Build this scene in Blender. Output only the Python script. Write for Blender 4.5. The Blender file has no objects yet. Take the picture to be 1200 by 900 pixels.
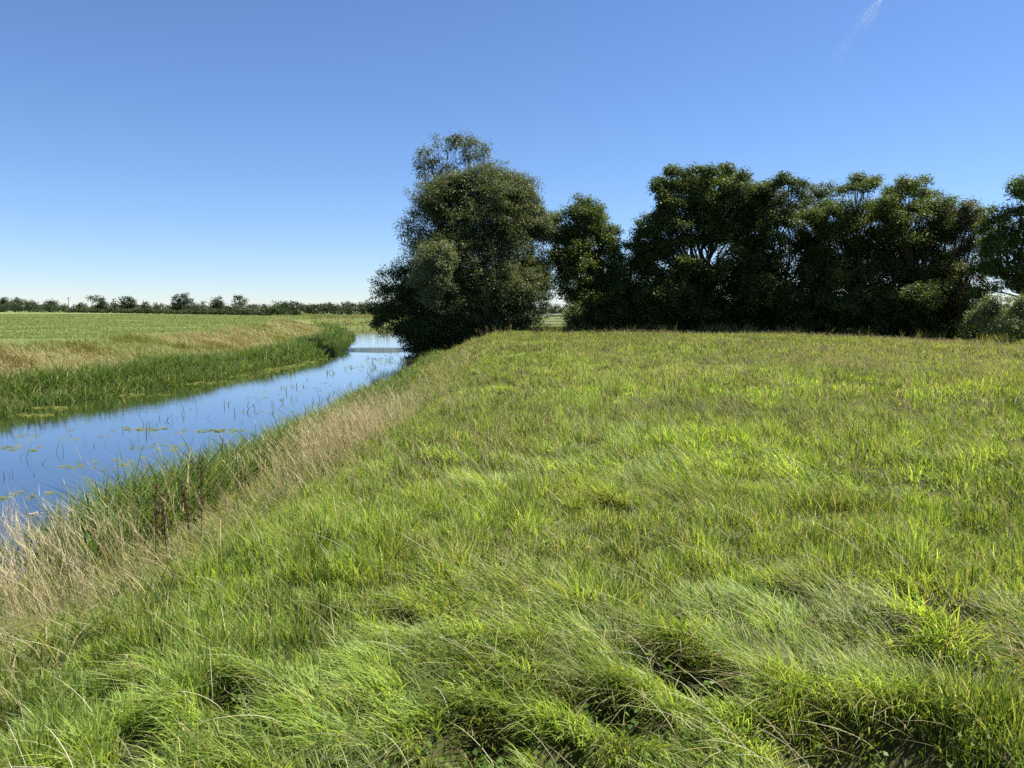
import bpy, math
import numpy as np

rng = np.random.default_rng(11)
R = math.radians
scene = bpy.context.scene
COL = scene.collection

# ------------------------------------------------------------------ camera
CAM_H = 1.68
F = 942.0                       # focal length in pixels of the 1200 x 900 photograph
PITCH = math.atan((450 - 362) / F)
cd = bpy.data.cameras.new("camera")
cam = bpy.data.objects.new("camera", cd)
COL.objects.link(cam)
cam.location = (0, 0, CAM_H)
cam.rotation_euler = (R(90) - PITCH, 0, 0)
cd.sensor_fit = 'HORIZONTAL'
cd.sensor_width = 36
cd.lens = 36 * F / 1200
cd.clip_start = 0.05
cd.clip_end = 60000
scene.camera = cam


def P(px, py, Y):
    """point at depth Y (metres) seen at pixel (px, py) of the photograph"""
    u, v = (px - 600) / F, (450 - py) / F
    dy = math.cos(PITCH) + v * math.sin(PITCH)
    dz = -math.sin(PITCH) + v * math.cos(PITCH)
    s = Y / dy
    return np.array([u * s, Y, CAM_H + dz * s])


def G(px, py, z=0.0):
    """point at height z seen at the pixel"""
    u, v = (px - 600) / F, (450 - py) / F
    dy = math.cos(PITCH) + v * math.sin(PITCH)
    dz = -math.sin(PITCH) + v * math.cos(PITCH)
    s = (z - CAM_H) / dz
    return np.array([u * s, dy * s, z])


# ------------------------------------------------------------------ noise
def _hash(ix, iy, seed):
    h = (ix.astype(np.int64) * 374761393 + iy.astype(np.int64) * 668265263 + seed * 974634777) & 0xFFFFFFFF
    h = ((h ^ (h >> 13)) * 1274126177) & 0xFFFFFFFF
    h = h ^ (h >> 16)
    return (h & 0xFFFFFF) / float(0xFFFFFF)


def vn(x, y, seed=0):
    x = np.asarray(x, float); y = np.asarray(y, float)
    ix = np.floor(x); iy = np.floor(y)
    fx = x - ix; fy = y - iy
    fx = fx * fx * (3 - 2 * fx); fy = fy * fy * (3 - 2 * fy)
    a = _hash(ix, iy, seed); b = _hash(ix + 1, iy, seed)
    c = _hash(ix, iy + 1, seed); d = _hash(ix + 1, iy + 1, seed)
    return (a * (1 - fx) + b * fx) * (1 - fy) + (c * (1 - fx) + d * fx) * fy


def fbm(x, y, seed=0, octv=3):
    s = 0; amp = 1; tot = 0
    for k in range(octv):
        s = s + amp * vn(x * 2 ** k + 17.3 * k, y * 2 ** k - 9.1 * k, seed + k)
        tot += amp; amp *= .5
    return s / tot


def sst(a, b, x):
    t = np.clip((x - a) / (b - a), 0, 1)
    return t * t * (3 - 2 * t)


# ------------------------------------------------------------------ river and terrain
WATER = -1.5
RIV = np.array([  # x, y, half width of the water
    (-12.0, -60, 5.2), (-11.9, -10, 5.0), (-11.2, 8, 5.45), (-10.65, 16, 5.5), (-10.35, 25, 5.6), (-9.6, 37, 4.5), (-9.2, 47, 4.0),
    (-9.5, 55, 3.5), (-10.4, 63, 3.6), (-12.6, 80, 4.0), (-15.8, 98, 4.2), (-20.3, 113, 4.6), (-22.5, 124, 4.8),
    (-20, 134, 5.0), (-8, 142, 5), (30, 147, 5), (130, 150, 6)])


def river(x, y):
    """signed distance to the waterline (+ on land) and side (+1 camera side, -1 field side)"""
    best = np.full(x.shape, 1e9); side = np.ones(x.shape); hw = np.full(x.shape, 5.0)
    for (a, b) in zip(RIV[:-1], RIV[1:]):
        dx, dy = b[0] - a[0], b[1] - a[1]
        L2 = dx * dx + dy * dy
        t = np.clip(((x - a[0]) * dx + (y - a[1]) * dy) / L2, 0, 1)
        qx, qy = x - (a[0] + t * dx), y - (a[1] + t * dy)
        d = np.hypot(qx, qy)
        m = d < best
        best = np.where(m, d, best)
        side = np.where(m, np.where(qx * dy - qy * dx > 0, 1.0, -1.0), side)
        hw = np.where(m, a[2] + t * (b[2] - a[2]), hw)
    sd = best - hw
    sd = sd + (fbm(x * .5, y * .5, 5) - .5) * .9 * sst(4, 0, np.abs(sd))
    return sd, side


PITS = []   # hollows in the sward: x, y, radius along x, radius along y
for px, py, rx, ry in ((1040, 862, .40, .38), (1085, 880, .2, .25), (805, 752, .22, .30), (1110, 690, .16, .25), (570, 850, .22, .26), (275, 795, .15, .22), (540, 868, .15, .2),
                       (720, 575, .24, .22), (135, 760, .14, .16), (1085, 395, .6, .8), (590, 455, .3, .5), (505, 525, .22, .35), 
                       (735, 815, .14, .22), (165, 850, .16, .2), (1150, 775, .16, .22), (470, 690, .14, .2),
                       (700, 880, .16, .18), (1160, 455, .35, .4), (850, 395, .5, .7)):
    g = G(px, py, .10)
    PITS.append((g[0], g[1], rx, ry))


def pit(x, y, fy=0.0, sc=1.0):
    """1 inside a hollow of the sward; fy shifts the hollow towards (-) or away from (+) the camera by its own depth"""
    p = np.zeros(np.shape(x))
    x, y = x + .30 * (fbm(x * 3.1, y * 3.1, 411, 2) - .5), y + .45 * (fbm(x * 2.6, y * 2.6, 415, 2) - .5)
    for (a, b, rx, ry) in PITS:
        bb = b + fy * ry
        d = ((x - a + .35 * (y - bb)) / (rx * sc)) ** 2 + ((y - bb) / (ry * sc)) ** 2
        p = np.maximum(p, np.exp(-d ** 1.5))
    return p


def height(x, y):
    sd, side = river(x, y)
    near = WATER - .05 + (-WATER + .05) * (0.16 * sst(0, .5, sd) + .84 * sst(.7, 5.0, sd))
    far = WATER - .05 + (-WATER + .05) * (0.25 * sst(0, .6, sd) + .75 * sst(.4, 8.5, sd))
    z = np.where(side > 0, near, far)
    z = np.where(sd < 0, WATER - .05 - .9 * sst(0, 1.6, -sd), z)
    land = sst(.3, 4, sd)
    dist = np.hypot(x, y)
    z = z + land * ((fbm(x * .16, y * .16, 21) - .5) * .30 + (fbm(x * .8, y * .8, 31) - .5) * .14 * sst(60, 20, dist)) * np.where(side > 0, 1, .5)
    z = z + np.where(side > 0, land * .10 * np.exp(-((x - 8) / 12) ** 2 - ((y - 36) / 16) ** 2), 0)
    z = z - np.where(side > 0, .35 * sst(14, 30, x) * sst(15, 35, y), 0)
    z = z - .24 * pit(x, y, 0, .8)
    z = z - 1.1 * np.exp(-(dist / .9) ** 2) * 0
    return z


# ------------------------------------------------------------------ mesh helpers
def mesh_obj(name, verts, faces_loops, nper, mat, parent=None, cols=None, smooth=True, loc=None):
    """verts (n,3); faces_loops flat int array; nper vertices per face"""
    me = bpy.data.meshes.new(name)
    verts = np.asarray(verts, np.float32)
    if loc is not None:
        verts = verts - np.asarray(loc, np.float32)
    fl = np.asarray(faces_loops, np.int32).ravel()
    nf = len(fl) // nper
    me.vertices.add(len(verts)); me.vertices.foreach_set("co", verts.ravel())
    me.loops.add(len(fl)); me.loops.foreach_set("vertex_index", fl)
    me.polygons.add(nf)
    me.polygons.foreach_set("loop_start", np.arange(0, nf * nper, nper, dtype=np.int32))
    if smooth:
        me.polygons.foreach_set("use_smooth", np.ones(nf, bool))
    if cols is not None:
        a = me.attributes.new("col", 'FLOAT_COLOR', 'POINT')
        c4 = np.ones((len(verts), 4), np.float32); c4[:, :3] = cols
        a.data.foreach_set("color", c4.ravel())
    me.update(calc_edges=True)
    me.materials.append(mat)
    o = bpy.data.objects.new(name, me)
    COL.objects.link(o)
    if parent is not None:
        o.parent = parent
    elif loc is not None:
        o.location = loc
    return o


def empty(name, label, cat, loc, group=None):
    o = bpy.data.objects.new(name, None)
    COL.objects.link(o); o.location = loc
    o['label'] = label; o['category'] = cat
    if group: o['group'] = group
    return o


def tag(o, label=None, cat=None, kind=None, group=None):
    if label: o['label'] = label
    if cat: o['category'] = cat
    if kind: o['kind'] = kind
    if group: o['group'] = group
    return o


# ------------------------------------------------------------------ materials
def new_mat(name):
    m = bpy.data.materials.new(name); m.use_nodes = True
    nt = m.node_tree; nt.nodes.clear()
    return m, nt, nt.nodes, nt.links


def foliage_mat(name, trans=.45, tint=(1.25, 1.2, .7), rough=.45, spec=.35, gain=1.0):
    m, nt, N, L = new_mat(name)
    out = N.new('ShaderNodeOutputMaterial')
    at = N.new('ShaderNodeAttribute'); at.attribute_name = 'col'
    g = N.new('ShaderNodeMix'); g.data_type = 'RGBA'; g.blend_type = 'MULTIPLY'; g.inputs[0].default_value = 1
    g.inputs[7].default_value = (gain, gain, gain, 1)
    L.new(at.outputs['Color'], g.inputs[6])
    p = N.new('ShaderNodeBsdfPrincipled')
    p.inputs['Roughness'].default_value = rough
    p.inputs['Specular IOR Level'].default_value = spec
    L.new(g.outputs[2], p.inputs['Base Color'])
    t = N.new('ShaderNodeBsdfTranslucent')
    mu = N.new('ShaderNodeMix'); mu.data_type = 'RGBA'; mu.blend_type = 'MULTIPLY'; mu.inputs[0].default_value = 1
    mu.inputs[7].default_value = (*tint, 1)
    L.new(g.outputs[2], mu.inputs[6]); L.new(mu.outputs[2], t.inputs['Color'])
    mx = N.new('ShaderNodeMixShader'); mx.inputs[0].default_value = trans
    L.new(p.outputs[0], mx.inputs[1]); L.new(t.outputs[0], mx.inputs[2]); L.new(mx.outputs[0], out.inputs[0])
    return m


def plain_mat(name, c, rough=.8, spec=.3, noise=None, metallic=0):
    m, nt, N, L = new_mat(name)
    out = N.new('ShaderNodeOutputMaterial'); p = N.new('ShaderNodeBsdfPrincipled')
    p.inputs['Base Color'].default_value = (*c, 1); p.inputs['Roughness'].default_value = rough
    p.inputs['Specular IOR Level'].default_value = spec; p.inputs['Metallic'].default_value = metallic
    if noise:
        tc = N.new('ShaderNodeTexCoord'); no = N.new('ShaderNodeTexNoise'); no.inputs['Scale'].default_value = noise
        no.inputs['Detail'].default_value = 6
        mx = N.new('ShaderNodeMix'); mx.data_type = 'RGBA'
        mx.inputs[6].default_value = (*[v * .55 for v in c], 1); mx.inputs[7].default_value = (*[min(1, v * 1.5) for v in c], 1)
        L.new(tc.outputs['Object'], no.inputs['Vector']); L.new(no.outputs['Fac'], mx.inputs[0]); L.new(mx.outputs[2], p.inputs['Base Color'])
        b = N.new('ShaderNodeBump'); b.inputs['Strength'].default_value = .6; b.inputs['Distance'].default_value = .03
        L.new(no.outputs['Fac'], b.inputs['Height']); L.new(b.outputs[0], p.inputs['Normal'])
    L.new(p.outputs[0], out.inputs[0])
    return m


M_GRASS = foliage_mat('grass_blade', .46, (1.5, 1.45, .62), .5, .25)
M_DRY = foliage_mat('dry_grass', .35, (1.15, 1.05, .8), .6, .2)
M_REED = foliage_mat('reed_leaf', .42, (1.4, 1.4, .5), .5, .2)
M_LEAF = foliage_mat('tree_leaf', .38, (1.38, 1.5, .5), .5, .25)
M_WILLOW = foliage_mat('willow_leaf', .34, (1.4, 1.4, .65), .5, .3)
M_FARLEAF = foliage_mat('distant_leaf', .2, (1.2, 1.25, .7), .7, .15)
M_BARK = plain_mat('bark', (.075, .06, .045), .9, .2, 9)
M_STEEL = plain_mat('galvanised_steel', (.34, .37, .40), .5, .5, 14, .6)
M_WOOD = plain_mat('weathered_wood', (.16, .13, .10), .85, .2, 12)
M_DARKSEED = foliage_mat('dark_seed', .1, (1, .9, .8), .8, .1)


def ground_mat():
    m, nt, N, L = new_mat('ground')
    out = N.new('ShaderNodeOutputMaterial'); p = N.new('ShaderNodeBsdfPrincipled')
    p.inputs['Roughness'].default_value = .95; p.inputs['Specular IOR Level'].default_value = .05
    at = N.new('ShaderNodeAttribute'); at.attribute_name = 'col'
    tc = N.new('ShaderNodeTexCoord')
    n1 = N.new('ShaderNodeTexNoise'); n1.inputs['Scale'].default_value = 1.3; n1.inputs['Detail'].default_value = 10; n1.inputs['Roughness'].default_value = .7
    n2 = N.new('ShaderNodeTexNoise'); n2.inputs['Scale'].default_value = .09; n2.inputs['Detail'].default_value = 5
    L.new(tc.outputs['Object'], n1.inputs['Vector']); L.new(tc.outputs['Object'], n2.inputs['Vector'])
    r1 = N.new('ShaderNodeMapRange'); r1.inputs[1].default_value = .3; r1.inputs[2].default_value = .7; r1.inputs[3].default_value = .8; r1.inputs[4].default_value = 1.18
    r2 = N.new('ShaderNodeMapRange'); r2.inputs[1].default_value = .3; r2.inputs[2].default_value = .7; r2.inputs[3].default_value = .86; r2.inputs[4].default_value = 1.12
    L.new(n1.outputs['Fac'], r1.inputs[0]); L.new(n2.outputs['Fac'], r2.inputs[0])
    mm = N.new('ShaderNodeMath'); mm.operation = 'MULTIPLY'
    L.new(r1.outputs[0], mm.inputs[0]); L.new(r2.outputs[0], mm.inputs[1])
    vm = N.new('ShaderNodeVectorMath'); vm.operation = 'SCALE'
    L.new(at.outputs['Color'], vm.inputs[0]); L.new(mm.outputs[0], vm.inputs['Scale'])
    L.new(vm.outputs[0], p.inputs['Base Color'])
    b = N.new('ShaderNodeBump'); b.inputs['Strength'].default_value = .3; b.inputs['Distance'].default_value = .05
    L.new(n1.outputs['Fac'], b.inputs['Height']); L.new(b.outputs[0], p.inputs['Normal'])
    L.new(p.outputs[0], out.inputs[0])
    return m


def water_mat():
    m, nt, N, L = new_mat('river_water')
    out = N.new('ShaderNodeOutputMaterial'); p = N.new('ShaderNodeBsdfPrincipled')
    p.inputs['Base Color'].default_value = (.012, .016, .010, 1)
    p.inputs['Roughness'].default_value = .03; p.inputs['IOR'].default_value = 2.8
    p.inputs['Specular IOR Level'].default_value = .5
    tc = N.new('ShaderNodeTexCoord')
    mp = N.new('ShaderNodeMapping'); mp.inputs['Scale'].default_value = (1.0, 1.9, 1)
    n1 = N.new('ShaderNodeTexNoise'); n1.inputs['Scale'].default_value = 3.0; n1.inputs['Detail'].default_value = 4
    n2 = N.new('ShaderNodeTexNoise'); n2.inputs['Scale'].default_value = 12.; n2.inputs['Detail'].default_value = 3
    L.new(tc.outputs['Object'], mp.inputs[0]); L.new(mp.outputs[0], n1.inputs['Vector']); L.new(mp.outputs[0], n2.inputs['Vector'])
    # a riffle across the channel by the willow, where the ripples are steeper
    sx = N.new('ShaderNodeSeparateXYZ'); L.new(tc.outputs['Object'], sx.inputs[0])
    n3 = N.new('ShaderNodeTexNoise'); n3.inputs['Scale'].default_value = .5; L.new(tc.outputs['Object'], n3.inputs['Vector'])
    wob = N.new('ShaderNodeMath'); wob.operation = 'MULTIPLY_ADD'; wob.inputs[1].default_value = 4; L.new(n3.outputs['Fac'], wob.inputs[0]); L.new(sx.outputs['Y'], wob.inputs[2])
    a = N.new('ShaderNodeMapRange'); a.interpolation_type = 'SMOOTHSTEP'; a.inputs[1].default_value = 60; a.inputs[2].default_value = 63
    c = N.new('ShaderNodeMapRange'); c.interpolation_type = 'SMOOTHSTEP'; c.inputs[1].default_value = 65; c.inputs[2].default_value = 69; c.inputs[3].default_value = 1; c.inputs[4].default_value = .0
    L.new(wob.outputs[0], a.inputs[0]); L.new(wob.outputs[0], c.inputs[0])
    rf = N.new('ShaderNodeMath'); rf.operation = 'MULTIPLY'; L.new(a.outputs[0], rf.inputs[0]); L.new(c.outputs[0], rf.inputs[1])
    st = N.new('ShaderNodeMapRange'); st.inputs[3].default_value = .014; st.inputs[4].default_value = .9
    L.new(rf.outputs[0], st.inputs[0])
    b1 = N.new('ShaderNodeBump'); b1.inputs['Distance'].default_value = .10
    L.new(st.outputs[0], b1.inputs['Strength']); L.new(n1.outputs['Fac'], b1.inputs['Height'])
    b2 = N.new('ShaderNodeBump'); b2.inputs['Distance'].default_value = .02
    L.new(st.outputs[0], b2.inputs['Strength']); L.new(n2.outputs['Fac'], b2.inputs['Height']); L.new(b1.outputs[0], b2.inputs['Normal'])
    L.new(b2.outputs[0], p.inputs['Normal'])
    p.inputs['Coat Weight'].default_value = 1; p.inputs['Coat IOR'].default_value = 1.6; p.inputs['Coat Roughness'].default_value = .02
    L.new(b2.outputs[0], p.inputs['Coat Normal'])
    L.new(p.outputs[0], out.inputs[0])
    return m


# ------------------------------------------------------------------ ground sheet
def axis(lo, hi, n, scale, c=0):
    a = math.asinh((lo - c) / scale); b = math.asinh((hi - c) / scale)
    return c + scale * np.sinh(np.linspace(a, b, n))


def build_ground():
    xs = axis(-6000, 6000, 640, 7, -2); ys = axis(-400, 9000, 620, 10, 6)
    X, Y = np.meshgrid(xs, ys)
    x, y = X.ravel(), Y.ravel()
    z = height(x, y)
    sd, side = river(x, y)
    thatch = np.array([.055, .058, .022]); mud = np.array([.045, .038, .022])
    field = np.array([.162, .20, .07]); tan = np.array([.22, .17, .085]); farg = np.array([.11, .13, .045])
    n = fbm(x * .25, y * .25, 44)
    c = np.tile(thatch, (len(x), 1))
    meadow_far = sst(45, 90, np.hypot(x, y))[:, None] * (side > 0)[:, None]
    c = c * (1 - meadow_far) + farg * meadow_far
    f = (side < 0) * sst(6.2, 9.5, sd + (n - .5) * 4)
    edge = np.where(y > 112, sst(-.245 * y + 2, -.245 * y - 2, x + (n - .5) * 4), 1)
    f = f * edge
    t = (side < 0) * sst(1.2, 2.4, sd) * (1 - f) * np.where(y > 124, 0, 1)
    pas = (side < 0) * (y > 124) * (1 - f)
    c = c * (1 - pas[:, None]) + pas[:, None] * np.array([.12, .145, .045])
    # the field gives way to rough pasture beyond the hedge
    c = c * (1 - f[:, None]) + f[:, None] * field
    c = c * (1 - t[:, None]) + t[:, None] * tan
    w = sst(.35, -.1, sd)[:, None]
    c = c * (1 - w) + mud * w
    nx, ny = len(xs), len(ys)
    i = (np.arange(ny - 1)[:, None] * nx + np.arange(nx - 1)[None, :]).ravel()
    q = np.stack([i, i + 1, i + 1 + nx, i + nx], 1)
    o = mesh_obj('ground', np.stack([x, y, z], 1), q, 4, ground_mat(), cols=c)
    tag(o, 'grassy ground of the meadow, river banks and flat field', 'ground', 'structure')


def build_water():
    pts = []
    P2 = RIV[:, :2]
    tang = np.gradient(P2, axis=0); tang /= np.linalg.norm(tang, axis=1)[:, None]
    nrm = np.stack([tang[:, 1], -tang[:, 0]], 1)
    v, q = [], []
    K = 10
    for k in range(len(RIV)):
        for s in np.linspace(-1, 1, K):
            p = P2[k] + nrm[k] * s * (RIV[k, 2] + 1.1)
            v.append((p[0], p[1], WATER))
    for k in range(len(RIV) - 1):
        for j in range(K - 1):
            a = k * K + j
            q.append((a, a + 1, a + 1 + K, a + K))
    o = mesh_obj('river', v, q, 4, water_mat())
    tag(o, 'calm blue river with a rippled band by the willow', 'river', 'structure')


# ------------------------------------------------------------------ blades
def blades(base, h, w, az, lean, droop, cols, seg, face=None, wpow=.8):
    """strips: base (n,3), height, width, azimuth of the lean, lean (horizontal reach / height), droop of the tip"""
    n = len(base)
    t = np.linspace(0, 1, seg + 1)[None, :]
    if face is None:
        face = rng.uniform(0, 2 * np.pi, n)
    reach = (lean * h)[:, None] * (t ** 1.7)
    up = h[:, None] * (t - droop[:, None] * t ** 3)
    cx = base[:, 0:1] + np.cos(az)[:, None] * reach
    cy = base[:, 1:2] + np.sin(az)[:, None] * reach
    cz = base[:, 2:3] + up
    ww = .5 * w[:, None] * np.clip((1 - t ** 1.6) ** wpow * (.65 + .6 * t), .04, 1)
    # the strip is widest across its lean, with a random twist
    fx, fy = np.cos(face)[:, None] * ww, np.sin(face)[:, None] * ww
    V = np.empty((n, seg + 1, 2, 3), np.float32)
    V[:, :, 0, 0] = cx - fx; V[:, :, 0, 1] = cy - fy; V[:, :, 0, 2] = cz
    V[:, :, 1, 0] = cx + fx; V[:, :, 1, 1] = cy + fy; V[:, :, 1, 2] = cz
    k = np.arange(seg)
    q = np.stack([2 * k, 2 * k + 1, 2 * k + 3, 2 * k + 2], 1)
    I = (np.arange(n)[:, None, None] * (2 * (seg + 1)) + q[None]).astype(np.int32)
    C = np.repeat(cols, 2 * (seg + 1), axis=0)
    return V.reshape(-1, 3), I.reshape(-1, 4), C


class Heap:
    def __init__(s): s.v, s.i, s.c, s.n = [], [], [], 0
    def add(s, vic):
        v, i, c = vic
        s.v.append(v); s.i.append(i + s.n); s.c.append(c); s.n += len(v)
    def build(s, name, mat, parent=None, loc=None):
        return mesh_obj(name, np.concatenate(s.v), np.concatenate(s.i), 4, mat, parent, np.concatenate(s.c), loc=loc)


def wedge(n, r0, r1, half=50):
    r = np.sqrt(rng.uniform(r0 * r0, r1 * r1, n)); a = rng.uniform(-R(half), R(half), n)
    return r * np.sin(a), r * np.cos(a)


def lerp(a, b, t):
    return np.asarray(a)[None, :] * (1 - t[:, None]) + np.asarray(b)[None, :] * t[:, None]


def flow(x, y):
    """lean direction of the sward"""
    return R(165) + (fbm(x * .35, y * .35, 61) - .5) * 5.2 + (vn(x * 1.3, y * 1.3, 62) - .5) * 2.0


def tuft_field(x, y):
    return np.clip(.6 * fbm(x * 1.1, y * 1.1, 71, 2) + .4 * vn(x * 2.6, y * 2.6, 73), 0, 1)


def tufts(x, y, cell):
    """nearest tuft of a jittered grid: outward angle, distance / cell, and a random number of the tuft"""
    ix, iy = np.floor(x / cell), np.floor(y / cell)
    bd = np.full(x.shape, 1e9); an = np.zeros(x.shape); rd = np.zeros(x.shape)
    for dx in (-1, 0, 1):
        for dy in (-1, 0, 1):
            jx, jy = ix + dx, iy + dy
            sx = (jx + .1 + .8 * _hash(jx, jy, 301)) * cell; sy = (jy + .1 + .8 * _hash(jx, jy, 302)) * cell
            d = np.hypot(x - sx, y - sy); m = d < bd
            bd = np.where(m, d, bd); an = np.where(m, np.arctan2(y - sy, x - sx), an); rd = np.where(m, _hash(jx, jy, 303), rd)
    return an, bd / cell, rd


def sward_colour(x, y, n):
    yg = lerp((.062, .125, .020), (.345, .42, .088), rng.beta(1.1, 1.1, n))
    big = fbm(x * .13, y * .13, 81); mid = fbm(x * .6, y * .6, 83)
    blue = sst(.55, .72, fbm(x * .3, y * .3, 85))
    c = yg * (.75 + .5 * mid)[:, None]
    c = c * (1 - .45 * blue[:, None]) + .45 * blue[:, None] * np.array([.095, .145, .07])
    d = np.hypot(x, y)
    olive = np.clip(.9 * sst(14, 48, d) + .7 * sst(.55, .75, big), 0, 1) * .38
    return c * (1 - olive[:, None]) + olive[:, None] * lerp((.14, .165, .045), (.25, .235, .09), rng.uniform(0, 1, n))


TREELINE = np.array([(-12, 58.5), (2, 59.5), (14, 58), (22, 53), (27, 46), (34, 40), (60, 38)])


def build_meadow():
    H = Heap(); D = Heap()
    rings = [  # r0, r1, per m2, width, seg
        (1.0, 4.2, 6800, .0072, 4), (4.2, 8, 4300, .0085, 4), (8, 15, 1900, .0125, 3), (15, 28, 700, .020, 3), (28, 48, 240, .032, 2), (48, 76, 85, .045, 2)]
    for (r0, r1, dens, wd, seg) in rings:
        area = R(50) * (r1 * r1 - r0 * r0)
        n = int(area * dens)
        x, y = wedge(n, r0, r1)
        if r0 == 1.0:                                   # the ground beside and behind the standpoint
            k = int(10 * 5.5 * dens * .6)
            ex, ey = rng.uniform(-5, 5, k), rng.uniform(-1, 4.5, k)
            k = (np.abs(np.arctan2(ex, ey)) > R(50)) & (np.hypot(ex, ey) > .8)
            x, y = np.concatenate([x, ex[k]]), np.concatenate([y, ey[k]]); n = len(x)
        sd, side = river(x, y)
        tf = tuft_field(x, y)
        pt = pit(x, y)
        keep = (side > 0) & (sd > .25) & (rng.uniform(0, 1, n) < (.45 + .9 * tf)) & (rng.uniform(0, 1, n) > pt * .72)
        x, y, sd, tf, pt = x[keep], y[keep], sd[keep], tf[keep], pt[keep]; n = len(x)
        z = height(x, y) - .02
        cell = .26 if r1 < 20 else .55
        ta, td, tr = tufts(x, y, cell)
        core = np.clip(1.15 - td * 1.25, .25, 1)
        h = (.055 + .11 * sst(.25, .8, tf) + .16 * tr ** 1.4 * core) * rng.uniform(.5, 1.3, n)
        over = pit(x, y, 1.15, .95) * (1 - pt)
        h = h * (1 - .7 * pt) * (1 - .3 * pit(x, y, -1.5, 1.05)) + (.08 * over) * rng.uniform(.6, 1.2, n)
        h *= .75 + .5 * fbm(x * .2, y * .2, 91)
        h *= np.where(y < 2.2, .8, 1)
        fl = flow(x, y) + (tr - .5) * 2.2
        lod = sst(.5, .66, fbm(x * .5, y * .5, 421)) * sst(16, 6, np.hypot(x, y))
        k1 = (.15 + .85 * lod) * rng.uniform(.3, 1.3, n); sg = .75 - .4 * lod
        az = np.arctan2(np.sin(fl) * k1 + np.sin(ta) * 1.0 * td + rng.normal(0, 1, n) * sg, np.cos(fl) * k1 + np.cos(ta) * 1.0 * td + rng.normal(0, 1, n) * sg)
        lean = np.clip(rng.normal(.22, .28, n) + .4 * td + (.5 - tf) * .3 + .5 * lod, .02, 1.8)
        ov = rng.uniform(0, 1, n) < over * 1.1
        az = np.where(ov, R(235) + rng.normal(0, .45, n), az); lean = np.where(ov, rng.uniform(.5, 1.3, n), lean)
        droop = rng.uniform(.0, .5, n) * np.clip(lean, .2, 1)
        c = sward_colour(x, y, n) * (.62 + .72 * _hash(np.round(tr * 9999), np.round(tr * 777), 5))[:, None]
        st = rng.uniform(0, 1, n) < (.035 + .20 * sst(.52, .8, fbm(x * .45, y * .45, 95)) + .08 * (tr > .85))
        c[st] = lerp((.28, .24, .10), (.54, .48, .28), rng.uniform(0, 1, st.sum()))
        w = wd * rng.uniform(.5, 1.6, n) * np.where(st, .55, 1)
        lean[st] *= 1.7
        face = az + np.pi / 2 + rng.normal(0, .8, n)
        H.add(blades(np.stack([x, y, z], 1), h, w, az, lean, droop, c, seg, face))
    # flowering stems: thin, taller, tan to purple brown, a haze over the sward
    for (r0, r1, dens, wd) in ((1.4, 6, 40, .0030), (6, 14, 34, .0045), (14, 30, 18, .007), (30, 74, 8, .013)):
        area = R(50) * (r1 * r1 - r0 * r0); n = int(area * dens)
        x, y = wedge(n, r0, r1)
        sd, side = river(x, y)
        m = fbm(x * .22, y * .22, 101)
        keep = (side > 0) & (sd > 1.2) & ((y < 20) | (sd > 7) | (rng.uniform(0, 1, n) < .25)) & (rng.uniform(0, 1, n) < .25 + 1.5 * sst(.42, .68, m)) & (pit(x, y) < .4)
        x, y = x[keep], y[keep]; n = len(x)
        stems(D, x, y, rng.uniform(.26, .50, n) * (1 - .25 * sst(20, 45, y)), wd, .5, (.25, .19, .10), (.44, .36, .20))
    # long pale straws lodged slantwise over the sward
    n = 2200
    x, y = wedge(n, 1.6, 11)
    sd, side = river(x, y); m = (sd > 1.5) & (rng.uniform(0, 1, n) < .25 + sst(.45, .6, fbm(x * .5, y * .5, 421)))
    x, y = x[m], y[m]; n = len(x)
    D.add(blades(np.stack([x, y, height(x, y) + .04], 1), rng.uniform(.14, .28, n), rng.uniform(.0022, .0036, n), R(160) + rng.normal(0, .5, n), rng.uniform(.8, 2.0, n), rng.uniform(.1, .7, n),
                 lerp((.38, .33, .18), (.66, .6, .42), rng.uniform(0, 1, n)), 6, wpow=.4))
    # small broad leaved herbs in the hollows and here and there between the blades
    hp = []
    for (a, b, rx, ry) in PITS:
        if b < 9:
            for _ in range(10):
                hp.append((a + rng.normal(0, rx * .8), b + rng.normal(0, ry * .7)))
    hx, hy = wedge(220, 1.8, 9)
    hp = np.concatenate([np.array(hp), np.stack([hx, hy], 1)])
    sd, side = river(hp[:, 0], hp[:, 1]); hp = hp[sd > 1.5]
    hz = height(hp[:, 0], hp[:, 1]) + rng.uniform(.02, .14, len(hp))
    K = Heap(); K.add(leaves(np.column_stack([hp, hz]), 9, .06, .026, .022, (.07, .13, .022), (.15, .23, .04), .1))
    tag(K.build('meadow_herbs', M_REED), 'small broad leaved herbs between the blades of the meadow grass', 'herbs', 'stuff')
    o = H.build('meadow_grass', M_GRASS)
    tag(o, 'long tussocky yellow green meadow grass covering the near bank', 'grass', 'stuff')
    o = D.build('grass_stems', M_DRY)
    tag(o, 'thin brown flowering grass stems rising through the green meadow', 'grass stems', 'stuff')


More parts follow.
